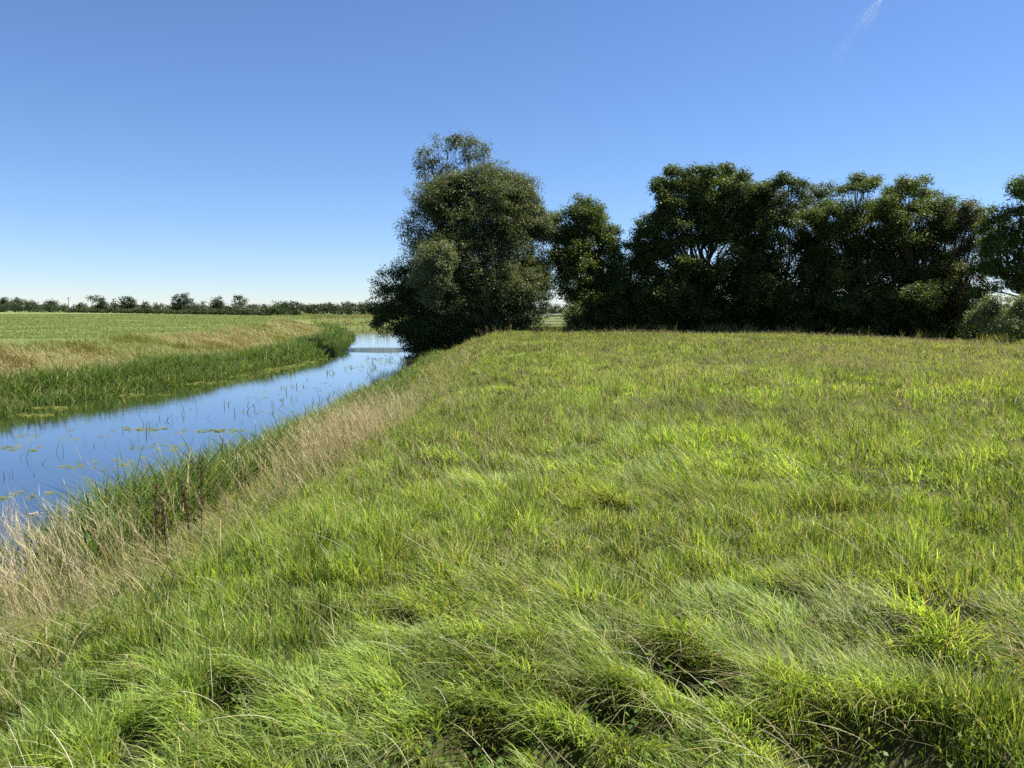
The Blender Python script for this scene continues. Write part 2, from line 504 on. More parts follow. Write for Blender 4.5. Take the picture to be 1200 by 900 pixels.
def stems(D, x, y, h, wd, lean_m, c0, c1, plume=1.0, az=None, seg=4):
    n = len(x)
    if n == 0: return
    z = height(x, y) - .02
    base = np.stack([x, y, z], 1)
    if az is None:
        az = flow(x, y) + rng.normal(0, .8, n)
    lean = np.abs(rng.normal(lean_m, .25, n)); droop = rng.uniform(0, .15, n)
    cc = lerp(c0, c1, rng.uniform(0, 1, n))
    w = wd * rng.uniform(.8, 1.3, n)
    D.add(blades(base, h, w, az, lean, droop, cc, seg, wpow=.3))
    # panicle: short strips fanned out along the top of the stem
    K = 7
    for k in range(K):
        t = .68 + .32 * k / (K - 1)
        bx = x + np.cos(az) * lean * h * t ** 1.7; by = y + np.sin(az) * lean * h * t ** 1.7
        bz = z + h * (t - droop * t ** 3)
        hh = h * rng.uniform(.06, .15, n) * plume * (1.25 - .5 * t)
        a2 = az + rng.uniform(-2.2, 2.2, n)
        D.add(blades(np.stack([bx, by, bz], 1), hh, w * rng.uniform(1.2, 2.2, n), a2, rng.uniform(.2, .9, n), rng.uniform(0, .4, n),
                     cc * rng.uniform(.85, 1.2, n)[:, None], 1))


def bank_pts(n, y0, y1, s0, s1, side_w, power=1.0):
    """random points within a band of signed distance s0..s1 on one side of the river"""
    out = []
    got = 0
    xs, ys = [], []
    for _ in range(40):
        k = int(n * 2)
        y = rng.uniform(0, 1, k) ** power * (y1 - y0) + y0
        cx = np.interp(y, RIV[:13, 1], RIV[:13, 0]); hw = np.interp(y, RIV[:13, 1], RIV[:13, 2])
        x = cx + side_w * (hw + rng.uniform(s0 - 1, s1 + 2, k))
        sd, side = river(x, y)
        m = (sd > s0) & (sd < s1) & (side == side_w)
        xs.append(x[m]); ys.append(y[m]); got += m.sum()
        if got >= n: break
    return np.concatenate(xs)[:n], np.concatenate(ys)[:n]


def build_banks():
    # --- dry fringe grass on the camera side
    D = Heap()
    x, y = bank_pts(1350, 4.5, 8.5, -.1, 2.8, 1, 1)
    k = rng.uniform(0, 1, len(x)) < .22 + 1.0 * sst(.42, .62, fbm(x * .8, y * .8, 111))
    x, y = x[k], y[k]
    stems(D, x, y, rng.uniform(.5, 1.2, len(x)), .0042, .35, (.28, .23, .11), (.62, .54, .33), 1.25)
    x, y = bank_pts(5000, 9.0, 20, 1.7, 3.6, 1, 1)
    k = rng.uniform(0, 1, len(x)) < np.exp(-((y - 13.4) / 1.9) ** 2) * sst(1.7, 2.2, river(x, y)[0]) * (.35 + sst(.35, .6, fbm(x, y * .8, 113))) + .02
    x, y = x[k], y[k]
    stems(D, x, y, rng.uniform(.45, .95, len(x)), .0055, .4, (.28, .23, .105), (.56, .49, .28), 1.1)
    x, y = bank_pts(160, 24, 62, 1.5, 6, 1, 1)
    stems(D, x, y, rng.uniform(.4, .75, len(x)), .011, .5, (.25, .18, .09), (.42, .33, .17), 1.2)
    # matted straw at the foot of those stems
    x, y = bank_pts(1100, 3, 8.4, .0, 2.7, 1, 1)
    n = len(x)
    D.add(blades(np.stack([x, y, height(x, y) - .01], 1), rng.uniform(.15, .55, n), rng.uniform(.004, .009, n), flow(x, y) + rng.normal(0, 1, n),
                 np.abs(rng.normal(.6, .5, n)), rng.uniform(.1, .6, n), lerp((.24, .18, .09), (.50, .42, .24), rng.uniform(0, 1, n)), 3))
    o = D.build('dry_bank_grass', M_DRY)
    tag(o, 'tall straw coloured dry grass along the edge of the near river bank', 'dry grass', 'stuff')

    # --- reeds, camera side
    Rh = Heap()
    def reed(x, y, hmin, hmax, wd, seg, per, Hp, c0=(.060, .105, .024), c1=(.18, .245, .065), base_z=None, out=.5, dead=.08):
        n0 = len(x)
        zz = np.maximum(height(x, y), WATER - .25)
        hh = hmin + (hmax - hmin) * np.clip(.15 + .75 * fbm(x * .9, y * .55, 431, 2) + rng.normal(0, .2, n0), 0, 1.2)
        for k in range(per):
            az = rng.uniform(0, 2 * np.pi, n0)
            h = hh * rng.uniform(.55, 1.1, n0)
            c = lerp(c0, c1, rng.beta(1.6, 1.8, n0))
            dd = rng.uniform(0, 1, n0) < dead
            c[dd] = lerp((.30, .24, .12), (.45, .38, .2), rng.uniform(0, 1, dd.sum()))
            Hp.add(blades(np.stack([x + rng.normal(0, .04, n0), y + rng.normal(0, .04, n0), zz], 1), h, wd * rng.uniform(.6, 1.3, n0), az,
                          np.abs(rng.normal(out, .25, n0)), rng.uniform(.02, .55, n0), c, seg))
    for (y0, y1, n, wd, seg, per) in ((8.6, 16, 1300, .023, 5, 6), (16, 28, 2200, .028, 4, 6), (28, 62, 2200, .034, 3, 5)):
        x, y = bank_pts(n, y0, y1, -.5, 1.1, 1)
        m = rng.uniform(0, 1, len(x)) < .2 + 1.2 * sst(.3, .6, fbm(x * .6, y * .4, 121)) * sst(8.5, 11, y)
        x, y = x[m], y[m]
        m = (y < 33) | (rng.uniform(0, 1, len(x)) < .45); x, y = x[m], y[m]
        reed(x, y, *((.65, 1.3) if y1 < 20 else (.5, .9) if y1 < 40 else (.3, .6)), wd, seg, per, Rh)
    for (y0, y1, n, wd, seg, per) in ((3.5, 9, 900, .012, 4, 5), (9, 30, 2400, .016, 4, 4), (30, 62, 1700, .03, 3, 4)):     # coarse herbs and green grass over the bank slope
        x, y = bank_pts(n, y0, y1, .8, 3.4, 1)
        reed(x, y, .22, .5, wd, seg, per, Rh, (.085, .12, .03), (.19, .23, .07), out=.7, dead=.25)
    x, y = bank_pts(500, 62, 128, -.5, 2.0, 1)
    reed(x, y, .7, 1.3, .07, 2, 5, Rh)
    o = Rh.build('reeds', M_REED)
    tag(o, 'green reeds and coarse herbs at the waterline of the near bank', 'reeds', 'stuff')

    # --- reeds, field side
    Rf = Heap()
    for (y0, y1, n, wd, seg, per) in ((6, 26, 3000, .026, 4, 5), (26, 44, 3600, .032, 3, 5), (44, 70, 2600, .05, 3, 5), (70, 118, 2600, .08, 2, 5)):
        x, y = bank_pts(n, y0, y1, -.75, 2.2, -1)
        m = rng.uniform(0, 1, len(x)) < .25 + sst(.3, .55, fbm(x * .5, y * .5, 131)) - .5 * sst(.9, 2.2, river(x, y)[0])
        x, y = x[m], y[m]
        reed(x, y, .40, 1.12, wd, seg, per, Rf, (.046, .090, .018), (.145, .215, .048), out=.5, dead=.07)
    # the clump that juts into the water
    a = rng.uniform(0, 2 * np.pi, 420); r = np.sqrt(rng.uniform(0, 1, 420))
    reed(-13.9 + 1.0 * r * np.cos(a), 62.0 + 3.0 * r * np.sin(a), .8, 1.35, .05, 3, 6, Rf, (.045, .085, .02), (.12, .18, .05), out=.45, dead=.03)
    o = Rf.build('reed_bed', M_REED)
    tag(o, 'dense band of green reeds along the far river bank', 'reed bed', 'stuff')

    # --- rough tan verge, field side
    T = Heap()
    for (y0, y1, n, wd, seg) in ((8, 30, 26000, .018, 3), (30, 60, 30000, .03, 3), (60, 122, 22000, .07, 2)):
        x, y = bank_pts(n, y0, y1, 1.2, 9.0, -1)
        n = len(x)
        sd, _ = river(x, y)
        q = fbm(x * .45, y * .35, 141)
        g = sst(.5, .68, fbm(x * .3, y * .25, 143) + .12 * sst(6, 9, sd))
        m = (rng.uniform(0, 1, n) < sst(9.3, 6.5, sd)) & ((y < 114) | (x < -.235 * y))
        c = lerp((.21, .18, .072), (.39, .345, .17), rng.uniform(0, 1, n))
        gc = lerp((.11, .16, .03), (.19, .23, .055), rng.uniform(0, 1, n))
        pick = rng.uniform(0, 1, n) < .30 + .55 * g
        c[pick] = gc[pick]
        h = (.18 + .5 * q) * rng.uniform(.6, 1.2, n)
        az = R(200) + (fbm(x * .5, y * .5, 145) - .5) * 7
        T.add(blades(np.stack([x, y, height(x, y) - .02], 1)[m], h[m], (wd * rng.uniform(.6, 1.3, n))[m], az[m], np.abs(rng.normal(.8, .4, n))[m],
                     rng.uniform(.05, .5, n)[m], c[m], seg))
    o = T.build('verge_grass', M_DRY)
    tag(o, 'rough bleached grass on the verge between reed bed and field', 'rough grass', 'stuff')

    # --- short green crop of the field
    Fg = Heap()
    for (y0, y1, n, wd) in ((14, 45, 60000, .022), (45, 80, 70000, .05), (80, 135, 60000, .10), (135, 270, 60000, .22)):
        y = rng.uniform(y0, y1, n)
        cx = np.minimum(np.interp(y, RIV[:13, 1], RIV[:13, 0] - RIV[:13, 2]), -.2 * y)
        x = cx - 2.5 - rng.uniform(0, 1, n) ** 1.2 * (14 + .75 * y)
        sd, side = river(x, y)
        m = (side < 0) & (sd > 5.2) & (rng.uniform(0, 1, n) < sst(5.0, 9, sd) * np.where(y > 112, sst(-.235 * y, -.255 * y, x), 1))
        x, y = x[m], y[m]; k = len(x)
        c = lerp((.14, .178, .058), (.18, .215, .078), rng.uniform(0, 1, k)) * (.9 + .2 * fbm(x * .2, y * .2, 151))[:, None]
        t = rng.uniform(0, 1, k) < .04 + .2 * sst(9, 5.5, sd[m])
        c[t] = lerp((.28, .24, .1), (.40, .34, .17), rng.uniform(0, 1, t.sum()))
        Fg.add(blades(np.stack([x, y, height(x, y) - .01], 1), rng.uniform(.05, .17, k), wd * rng.uniform(.6, 1.3, k), rng.uniform(0, 6.28, k),
                      np.abs(rng.normal(.6, .3, k)), rng.uniform(.05, .3, k), c, 2))
    o = Fg.build('field_grass', M_GRASS)
    tag(o, 'short even green grass of the flat field beyond the river', 'field grass', 'stuff')


def build_floating():
    # mats of floating leaves, each leaf a small bent disc lying on the water
    v, q, c = [], [], []
    mats = []
    for px, py, rx, ry, n in ((130, 463, 1.2, .3, 110), (60, 478, .9, .2, 60), (35, 487, .7, .2, 40), (215, 449, 1.5, .5, 130), (262, 440, 1.2, 1.0, 110),
                              (170, 503, .6, .16, 45), (252, 505, .8, .14, 50), (65, 512, 1.2, .5, 24), (320, 432, 1.0, 1.8, 160), (20, 525, .6, .3, 20), (12, 583, .35, .25, 16),
                              (185, 524, .7, .3, 30), (360, 425, .6, 2.2, 90), (330, 480, 1.2, .9, 14), (290, 470, 1.6, 1.2, 14), (405, 455, .9, 2, 20), (345, 456, 1.2, 2.0, 20),
                              (430, 425, .8, 3, 70), (115, 545, .7, .4, 25)):
        g = G(px, py, WATER)
        for _ in range(n):
            a = rng.uniform(0, 6.283); r = math.sqrt(rng.uniform(0, 1)) * (1 if rng.uniform() < .75 else 1.8)
            mats.append((g[0] + rx * r * math.cos(a), g[1] + ry * r * math.sin(a) * 1.6))
    mats = np.array(mats)
    sd, _ = river(mats[:, 0], mats[:, 1])
    mats = mats[sd < -.05]
    n = len(mats); K = 8
    rad = rng.uniform(.025, .085, n) * np.sqrt(np.maximum(1, mats[:, 1] / 22)); ph = rng.uniform(0, 6.28, n); el = rng.uniform(.7, 1, n)
    th = np.linspace(.18, 2 * np.pi - .18, K)
    V = np.zeros((n, K + 1, 3))
    V[:, 0, 0] = mats[:, 0]; V[:, 0, 1] = mats[:, 1]; V[:, 0, 2] = WATER + .008
    V[:, 1:, 0] = mats[:, 0:1] + rad[:, None] * np.cos(th[None] + ph[:, None])
    V[:, 1:, 1] = mats[:, 1:2] + (rad * el)[:, None] * np.sin(th[None] + ph[:, None])
    V[:, 1:, 2] = WATER + .008 + rng.uniform(0, .012, (n, K))
    V[:, :, 2] += rng.uniform(0, .006, n)[:, None]
    tri = np.array([(0, k, k + 1) for k in range(1, K)])
    I = np.arange(n)[:, None, None] * (K + 1) + tri[None]
    C = np.repeat(lerp((.11, .14, .035), (.27, .28, .10), rng.uniform(0, 1, n)), K + 1, 0)
    o = mesh_obj('floating_leaves', V.reshape(-1, 3), I.reshape(-1, 3), 3, M_REED, cols=C)
    tag(o, 'yellow green mats of floating leaves on the river surface', 'floating leaves', 'stuff')
    # thin stalks standing in the water
    S = Heap()
    n = 300
    x, y = bank_pts(n, 10, 62, -9, -.8, 1)
    m = rng.uniform(0, 1, len(x)) < sst(.42, .62, fbm(x * .5, y * .3, 161)) + .08
    x, y = x[m], y[m]; n = len(x)
    for k in range(3):
        S.add(blades(np.stack([x + rng.normal(0, .07, n), y + rng.normal(0, .07, n), np.full(n, WATER - .05)], 1), rng.uniform(.1, .42, n), .006 + .0007 * y * rng.uniform(.5, 1.2, n),
                     rng.uniform(0, 6.28, n), np.abs(rng.normal(.4, .4, n)), rng.uniform(0, .3, n), lerp((.05, .07, .02), (.20, .19, .08), rng.uniform(0, 1, n)), 2))
    o = S.build('water_stalks', M_REED)
    tag(o, 'thin dark stalks standing out of the open river water', 'water plants', 'stuff')


# ------------------------------------------------------------------ tubes
def tube(path, rad, sides=6):
    path = np.asarray(path, float); n = len(path)
    rad = np.asarray(rad, float)
    T = np.gradient(path, axis=0); T /= np.linalg.norm(T, axis=1)[:, None] + 1e-9
    ref = np.where(np.abs(T[:, 2:3]) > .9, np.array([[1., 0, 0]]), np.array([[0, 0, 1.]]))
    A = np.cross(T, ref); A /= np.linalg.norm(A, axis=1)[:, None] + 1e-9
    B = np.cross(T, A)
    th = np.linspace(0, 2 * np.pi, sides, endpoint=False)
    V = path[:, None] + rad[:, None, None] * (np.cos(th)[None, :, None] * A[:, None] + np.sin(th)[None, :, None] * B[:, None])
    I = []
    for k in range(n - 1):
        for j in range(sides):
            a = k * sides + j; b = k * sides + (j + 1) % sides
            I.append((a, b, b + sides, a + sides))
    for b0, rev in ((0, True), ((n - 1) * sides, False)):       # close both ends with quads
        for j in range(1, sides - 2, 2):
            f = (b0, b0 + j, b0 + j + 1, b0 + min(j + 2, sides - 1))
            I.append(f[::-1] if rev else f)
    return V.reshape(-1, 3), np.array(I), np.full((len(V) * sides, 3), .1)


def bent(a, b, sag=0.0, n=6, jit=.0):
    a = np.asarray(a, float); b = np.asarray(b, float)
    t = np.linspace(0, 1, n)[:, None]
    p = a + (b - a) * t
    L = np.linalg.norm(b - a)
    p[:, 2] += sag * L * np.sin(np.pi * t[:, 0])
    p[1:-1] += rng.normal(0, jit * L, (n - 2, 3))
    return p


def leaves(cent, nper, spread, length, width, c0, c1, hang=.4, flat=.75, rnd_c=None):
    """nper leaves around each cluster centre, diamonds with a fold"""
    n = len(cent) * nper
    base = np.repeat(cent, nper, 0)
    cv = np.repeat(rng.uniform(0, 1, len(cent)), nper)
    d = rng.normal(0, 1, (n, 3)); d /= np.linalg.norm(d, axis=1)[:, None]
    d = d * (rng.uniform(0, 1, n) ** .45)[:, None]
    sp = np.asarray(spread) if np.ndim(spread) else np.full(len(cent), spread)
    off = d * np.repeat(sp, nper)[:, None]; off[:, 2] *= flat
    p = base + off
    # the blade faces outward and up, its tip hangs
    nn = d * .55 + rng.normal(0, .42, (n, 3)); nn[:, 2] += .6
    nn /= np.linalg.norm(nn, axis=1)[:, None] + 1e-9
    u = d * .8 + rng.normal(0, .7, (n, 3)); u[:, 2] -= hang
    u -= nn * np.sum(u * nn, axis=1)[:, None]
    u /= np.linalg.norm(u, axis=1)[:, None] + 1e-9
    s = np.cross(nn, u)
    L = length * rng.uniform(.6, 1.3, n)[:, None]; W = width * rng.uniform(.7, 1.25, n)[:, None]
    V = np.empty((n, 4, 3), np.float32)
    V[:, 0] = p; V[:, 1] = p + u * L * .45 + s * W * .5 + nn * W * .15; V[:, 2] = p + u * L; V[:, 3] = p + u * L * .5 - s * W * .5 + nn * W * .15
    I = np.arange(n * 4).reshape(n, 4)
    t = np.clip(.5 * cv + .5 * rng.uniform(0, 1, n), 0, 1)
    C = np.repeat(lerp(c0, c1, t), 4, 0)
    return V.reshape(-1, 3), I, C


def tree(name, label, cat, base_px, Y, lobes, leaf=(.15, .09), col=((.028, .05, .012), (.075, .11, .022)), per=26, dens=1.0, spread=.5, hang=.4,
         trunk_r=.28, stems_n=1, mat=None, group=None, depth=1.0, twig=True, clear=0.0, base_y=None, fat=1.0, relief=0.0):
    """lobes: (px, py, rx px, rz px, dy m) ellipsoids of foliage at depth Y+dy"""
    mat = mat or M_LEAF
    bx = (base_px - 600) / F * (base_y or Y) ; by = base_y or Y
    bz = float(height(np.array([bx]), np.array([by]))[0]) - .08
    root = empty(name, label, cat, (bx, by, bz), group)
    loc = np.array([bx, by, bz])
    if mat is not M_FARLEAF: leaf = (leaf[0] * .8, leaf[1] * .8)
    cents, spreads, tips = [], [], []
    for (px, py, rx, rz, dy) in lobes:
        dy = dy + rng.uniform(-1, .6) * relief
        c = P(px, py, Y + dy); k = (Y + dy) / F
        ax, az_ = rx * k, rz * k
        ay = .5 * (ax + min(az_, ax * 1.2)) * depth
        n = max(4, int(np.pi * ax * az_ * 4.6 * dens / (per * leaf[0] * leaf[1] * .5)))
        # boughs: sub-clumps spread over the lobe, flattened, each carrying a share of the leaf clusters
        mb = max(7, int(7 + ax * az_ * 2.6))
        d = rng.normal(0, 1, (mb, 3)); d /= np.linalg.norm(d, axis=1)[:, None]
        bc = d * (rng.uniform(.15, 1, mb) ** .45 * rng.uniform(.9, 1.1, mb))[:, None]
        e = rng.normal(0, 1, (n, 3)); e /= np.linalg.norm(e, axis=1)[:, None]
        e = e * (rng.uniform(0, 1, n) ** .5)[:, None] * np.array([.46, .50, .29]) * (1 + .5 * (mat is M_WILLOW))
        q = c + (bc[rng.integers(0, mb, n)] + e) * np.array([ax, ay, az_]) * fat
        cents.append(q); spreads.append(np.full(n, spread) * rng.uniform(.65, 1.3, n))
        tips.append((c, q, max(ax, az_)))
    C = np.concatenate(cents); S = np.concatenate(spreads)
    if clear is not None:
        gz = height(C[:, 0], C[:, 1])
        gz = np.maximum(gz, WATER)
        m = C[:, 2] > gz + .12 + clear
        C, S = C[m], S[m]
    Hc = Heap(); Hc.add(leaves(C, per, S, leaf[0], leaf[1], col[0], col[1], hang))
    cr = Hc.build('crown', mat, root, loc)
    # trunk, limbs and twigs in one tapered growth
    Ht = Heap()
    top = np.mean([t[0] for t in tips], axis=0)
    for s in range(stems_n):
        off = rng.normal(0, .35, 3) * (stems_n > 1); off[2] = 0
        b = loc + off
        hgt = (top[2] - bz)
        fork = b + np.array([(top[0] - bx) * .35 + off[0] * 1.5, (top[1] - by) * .35 + off[1] * 1.5, max(.5, hgt * .42)])
        Ht.add(tube(bent(b, fork, 0, 7, .015), np.linspace(trunk_r * 1.3, trunk_r * .6, 7) * np.array([1.25, 1, 1, 1, 1, 1, 1]), 9))
        for i, (c, q, rr) in enumerate(tips):
            if stems_n > 1 and i % stems_n != s: continue
            lr = trunk_r * .36 * min(1, .35 + rr / 4)
            p = bent(fork, c, .06, 7, .03)
            Ht.add(tube(p, np.linspace(lr * 1.2, lr * .35, 7), 6))
            if twig:
                for t in q[:: max(1, len(q) // 16)]:
                    j = rng.integers(3, 7)
                    Ht.add(tube(bent(p[min(j, 6)], t, .05, 4, .04), np.linspace(lr * .28, .008, 4), 4))
    Ht.build('trunk', M_BARK, root, loc)
    return root


# ------------------------------------------------------------------ the tree belt
GW = ((.056, .074, .026), (.14, .165, .068))       # willow grey green
GD = ((.036, .055, .015), (.118, .150, .038))       # dark green
GB = ((.046, .064, .019), (.128, .155, .042))       # brownish green
GP = ((.09, .112, .05), (.22, .245, .125))          # pale grey green


def build_trees():
    tree('tall_poplar', 'tall sparse tree whose feathery top pokes out above the big willow', 'tree', 545, 59.5,
         [(504, 182, 16, 13, 0), (522, 164, 20, 12, .5), (495, 199, 9, 9, 0), (552, 172, 13, 18, 0), (568, 184, 13, 15, .5), (545, 205, 34, 18, 0)],
         (.24, .085), GW, 24, .6, .42, .2, .22, mat=M_WILLOW, depth=.8)
    tree('willow_tree', 'broad grey green willow, the biggest crown beside the river', 'tree', 572, 57.5,
         [(566, 212, 30, 15, 0), (540, 218, 26, 15, 0), (522, 232, 32, 26, .3), (592, 220, 26, 24, 0), (616, 246, 18, 30, .3), (566, 255, 60, 42, 0), (508, 262, 27, 36, 0), (612, 285, 32, 42, .2),
          (560, 310, 66, 48, -.3), (508, 305, 26, 30, .2), (600, 335, 44, 40, 0), (545, 355, 62, 36, 0), (590, 372, 40, 20, -.3), (636, 265, 12, 26, .4), (520, 380, 36, 20, 0), (625, 320, 18, 22, 0)],
         (.21, .075), GW, 38, 1.75, .45, .5, .26, 3, mat=M_WILLOW, depth=.9, clear=-.05)
    tree('crack_willow', 'low dark willow leaning out over the river on its left side', 'tree', 508, 57.8,
         [(462, 338, 24, 20, -.5), (484, 326, 22, 20, 0), (450, 362, 17, 14, -.5), (474, 362, 30, 24, -.4), (496, 350, 26, 36, 0), (462, 382, 22, 14, -.7), (490, 390, 22, 20, -.4), (505, 398, 16, 14, -.3), (441, 374, 10, 10, -.5), (480, 402, 12, 8, -.6)],
         (.23, .085), GD, 36, 1.05, .42, .55, .3, 3, mat=M_WILLOW, clear=-.05)
    tree('sallow_bush', 'rounded pale grey leaved sallow growing against the front of the big willow', 'tree', 510, 52.6,
         [(516, 288, 10, 12, 0), (505, 298, 11, 13, .3), (524, 302, 9, 14, .3), (498, 316, 13, 16, 0), (514, 314, 12, 18, -.2), (488, 330, 9, 10, .3), (522, 332, 10, 16, .3), (504, 344, 15, 14, .2)], (.17, .08), GP, 30, 1.0, .4, .2, .07, 2, mat=M_WILLOW, depth=.7, base_y=57.5)
    tree('sycamore_tree', 'dark pointed sycamore standing just right of the gap beside the willow', 'tree', 692, 58.5,
         [(684, 238, 8, 11, 0), (677, 250, 13, 12, 0), (697, 256, 13, 13, 0), (672, 266, 20, 22, .3), (712, 276, 12, 22, .2), (666, 302, 17, 28, .4), (690, 275, 24, 40, .8), (710, 340, 16, 34, .6), (700, 285, 22, 24, 0), (676, 298, 30, 26, 0), (704, 318, 16, 26, 0), (672, 328, 20, 20, .3), (692, 345, 26, 24, 0), (694, 374, 28, 18, 0), (652, 272, 9, 26, 1.0), (655, 312, 12, 16, .5)],
         (.18, .13), GD, 24, 1.45, .42, .35, .26, fat=1.12, relief=1.4)
    tree('hawthorn_tree', 'low dark rounded tree filling the dip left of the tall chestnut', 'tree', 742, 58.5,
         [(742, 296, 20, 20, 0), (724, 318, 20, 26, 0), (758, 312, 20, 30, .3), (738, 345, 34, 30, 0), (715, 362, 22, 28, 0), (762, 368, 28, 22, 0), (776, 342, 18, 30, .6), (730, 345, 40, 40, 1.0)],
         (.17, .11), GD, 34, 1.2, .42, .3, .25, 2)
    tree('horse_chestnut', 'tall dark chestnut with a flat clipped looking top, highest of the right hand row', 'tree', 822, 59,
         [(783, 216, 15, 18, 0), (800, 210, 20, 14, 0), (822, 209, 20, 14, 0), (846, 209, 20, 13, 0), (868, 218, 18, 15, 0), (774, 240, 13, 24, .2), (770, 272, 14, 24, .2), (830, 226, 44, 18, .6), (800, 256, 34, 30, .9), (850, 256, 34, 30, .9), (884, 240, 16, 26, .6), (782, 246, 24, 20, -.4), (818, 236, 30, 22, 0), (856, 240, 28, 22, .3), (786, 276, 30, 18, -.3),
          (832, 272, 32, 22, .2), (764, 300, 16, 20, .5), (880, 372, 34, 20, .8), (770, 372, 34, 22, .6), (820, 330, 40, 30, .9), (886, 300, 20, 30, .8), (870, 272, 18, 22, .2), (800, 305, 36, 22, 0), (850, 312, 34, 26, 0), (788, 345, 38, 30, 0), (846, 354, 46, 30, 0), (880, 340, 20, 24, 0), (800, 374, 40, 16, -.3), (862, 376, 40, 16, -.3)],
         (.19, .14), GD, 24, 1.5, .40, .4, .38, fat=1.12, relief=2.2)
    tree('maple_tree', 'maple with a narrower rounded crown between the chestnut and the ash', 'tree', 912, 58,
         [(902, 218, 18, 12, 0), (924, 220, 20, 14, 0), (898, 242, 20, 18, 0), (930, 246, 20, 20, .2), (912, 268, 28, 18, 0), (886, 228, 14, 16, .9), (950, 330, 22, 36, .7), (940, 372, 30, 18, .7), (888, 330, 18, 30, .7), (946, 300, 14, 26, .9), (884, 268, 14, 30, .7), (900, 298, 22, 20, -.3), (934, 290, 20, 24, 0), (916, 330, 32, 26, 0), (898, 362, 28, 24, 0), (934, 364, 26, 22, 0)],
         (.17, .12), ((.034, .05, .014), (.095, .115, .032)), 24, 1.45, .40, .35, .3, fat=1.12, relief=2.2)
    tree('ash_tree', 'spreading ash with an open top and a clear sprig at its summit', 'tree', 1008, 57.5,
         [(1014, 210, 14, 10, 0), (1002, 220, 20, 11, 0), (972, 226, 17, 12, 0), (1034, 232, 22, 16, 0), (966, 250, 22, 20, 0), (1004, 246, 28, 18, -.3), (1038, 262, 20, 18, 0), (972, 286, 26, 22, -.3),
          (1012, 280, 28, 20, 0), (954, 240, 18, 18, .9), (950, 262, 18, 22, 1.0), (950, 280, 16, 26, .5), (990, 300, 40, 34, 1.0), (1044, 335, 26, 40, .8), (1004, 370, 50, 20, .6), (1022, 256, 24, 20, .6), (954, 345, 22, 36, .6), (1040, 300, 22, 22, 0), (966, 325, 28, 26, 0), (1006, 328, 36, 28, -.2), (976, 364, 38, 24, 0), (1030, 362, 34, 24, 0)],
         (.19, .10), GB, 28, 1.25, .42, .35, .36, fat=1.12, relief=2.2)
    tree('field_maple', 'broad olive tinted tree right of the ash with layered boughs', 'tree', 1078, 56.5,
         [(1060, 216, 18, 11, 0), (1080, 222, 20, 13, 0), (1056, 242, 24, 17, 0), (1094, 248, 22, 17, 0), (1112, 262, 12, 16, 0), (1060, 276, 28, 14, -.5), (1076, 262, 30, 24, .7), (1050, 305, 26, 34, .7), (1084, 300, 28, 30, .8), (1104, 345, 26, 36, .7), (1044, 362, 28, 24, .5), (1074, 376, 44, 14, .4), (1096, 284, 24, 15, -.5), (1066, 312, 32, 18, 0), (1102, 322, 20, 18, 0), (1066, 350, 36, 26, 0), (1100, 366, 32, 22, 0)],
         (.19, .11), GB, 28, 1.35, .42, .35, .34, fat=1.12, relief=2.2)
    tree('elm_tree', 'thin brownish tree with sky showing through its crown', 'tree', 1128, 55.5,
         [(1126, 244, 14, 9, 0), (1150, 262, 14, 14, .4), (1152, 296, 14, 22, .5), (1154, 330, 12, 12, .6), (1140, 250, 12, 10, 0), (1116, 262, 12, 14, 0), (1138, 276, 14, 14, 0), (1122, 300, 16, 14, 0), (1108, 256, 16, 18, .8), (1130, 256, 16, 14, .8), (1140, 270, 16, 20, .9), (1134, 298, 22, 22, .6), (1118, 330, 24, 26, .6), (1112, 368, 24, 20, .5), (1140, 366, 22, 20, .4), (1142, 318, 12, 12, 0), (1126, 350, 26, 22, 0), (1128, 374, 26, 14, 0)],
         (.17, .09), ((.045, .045, .016), (.10, .10, .032)), 26, .7, .4, .3, .2, fat=1.12, relief=2.2)
    tree('oak_tree', 'bright leaved tree cut by the right edge with sky under its boughs', 'tree', 1212, 52,
         [(1196, 218, 12, 14, 0), (1210, 232, 24, 22, 0), (1182, 244, 18, 13, 0), (1164, 256, 17, 14, 0), (1176, 290, 26, 20, .9), (1160, 276, 16, 16, .8), (1190, 315, 30, 16, .9), (1186, 272, 22, 14, .3), (1162, 286, 16, 13, 0), (1205, 290, 24, 18, 0), (1172, 312, 22, 13, 0), (1178, 332, 22, 8, .4), (1150, 340, 14, 9, .6), (1204, 322, 24, 12, 0), (1228, 270, 30, 40, 0), (1230, 330, 30, 30, 0), (1150, 318, 10, 10, 0)],
         (.18, .12), ((.055, .085, .016), (.15, .20, .04)), 26, 1.0, .42, .35, .32)
    tree('elder_bush', 'rounded pale grey leaved bush at the foot of the trees by the right edge', 'bush', 1182, 44.5,
         [(1154, 364, 18, 11, 0), (1172, 356, 20, 11, 0), (1194, 352, 20, 11, 0), (1170, 376, 26, 13, -.2), (1200, 374, 26, 16, .2)],
         (.13, .08), GP, 34, 1.0, .34, .3, .03, 2, clear=-.08)
    # undergrowth along the foot of the belt: one dark tangle
    H = Heap(); C = []
    for px, Y, hgt in [(px, np.interp(px, [660, 1000, 1200, 1300], [60, 58, 51, 46]) + rng.uniform(-.6, 2.2), rng.uniform(.9, 2.6)) for px in np.linspace(668, 1300, 90)]:
        x = (px - 600) / F * Y
        z = float(height(np.array([x]), np.array([Y]))[0])
        if px > 1140: hgt = min(hgt, 1.4)
        for _ in range(9):
            C.append((x + rng.normal(0, .45), Y + rng.normal(0, .45), z + rng.uniform(.15, hgt)))
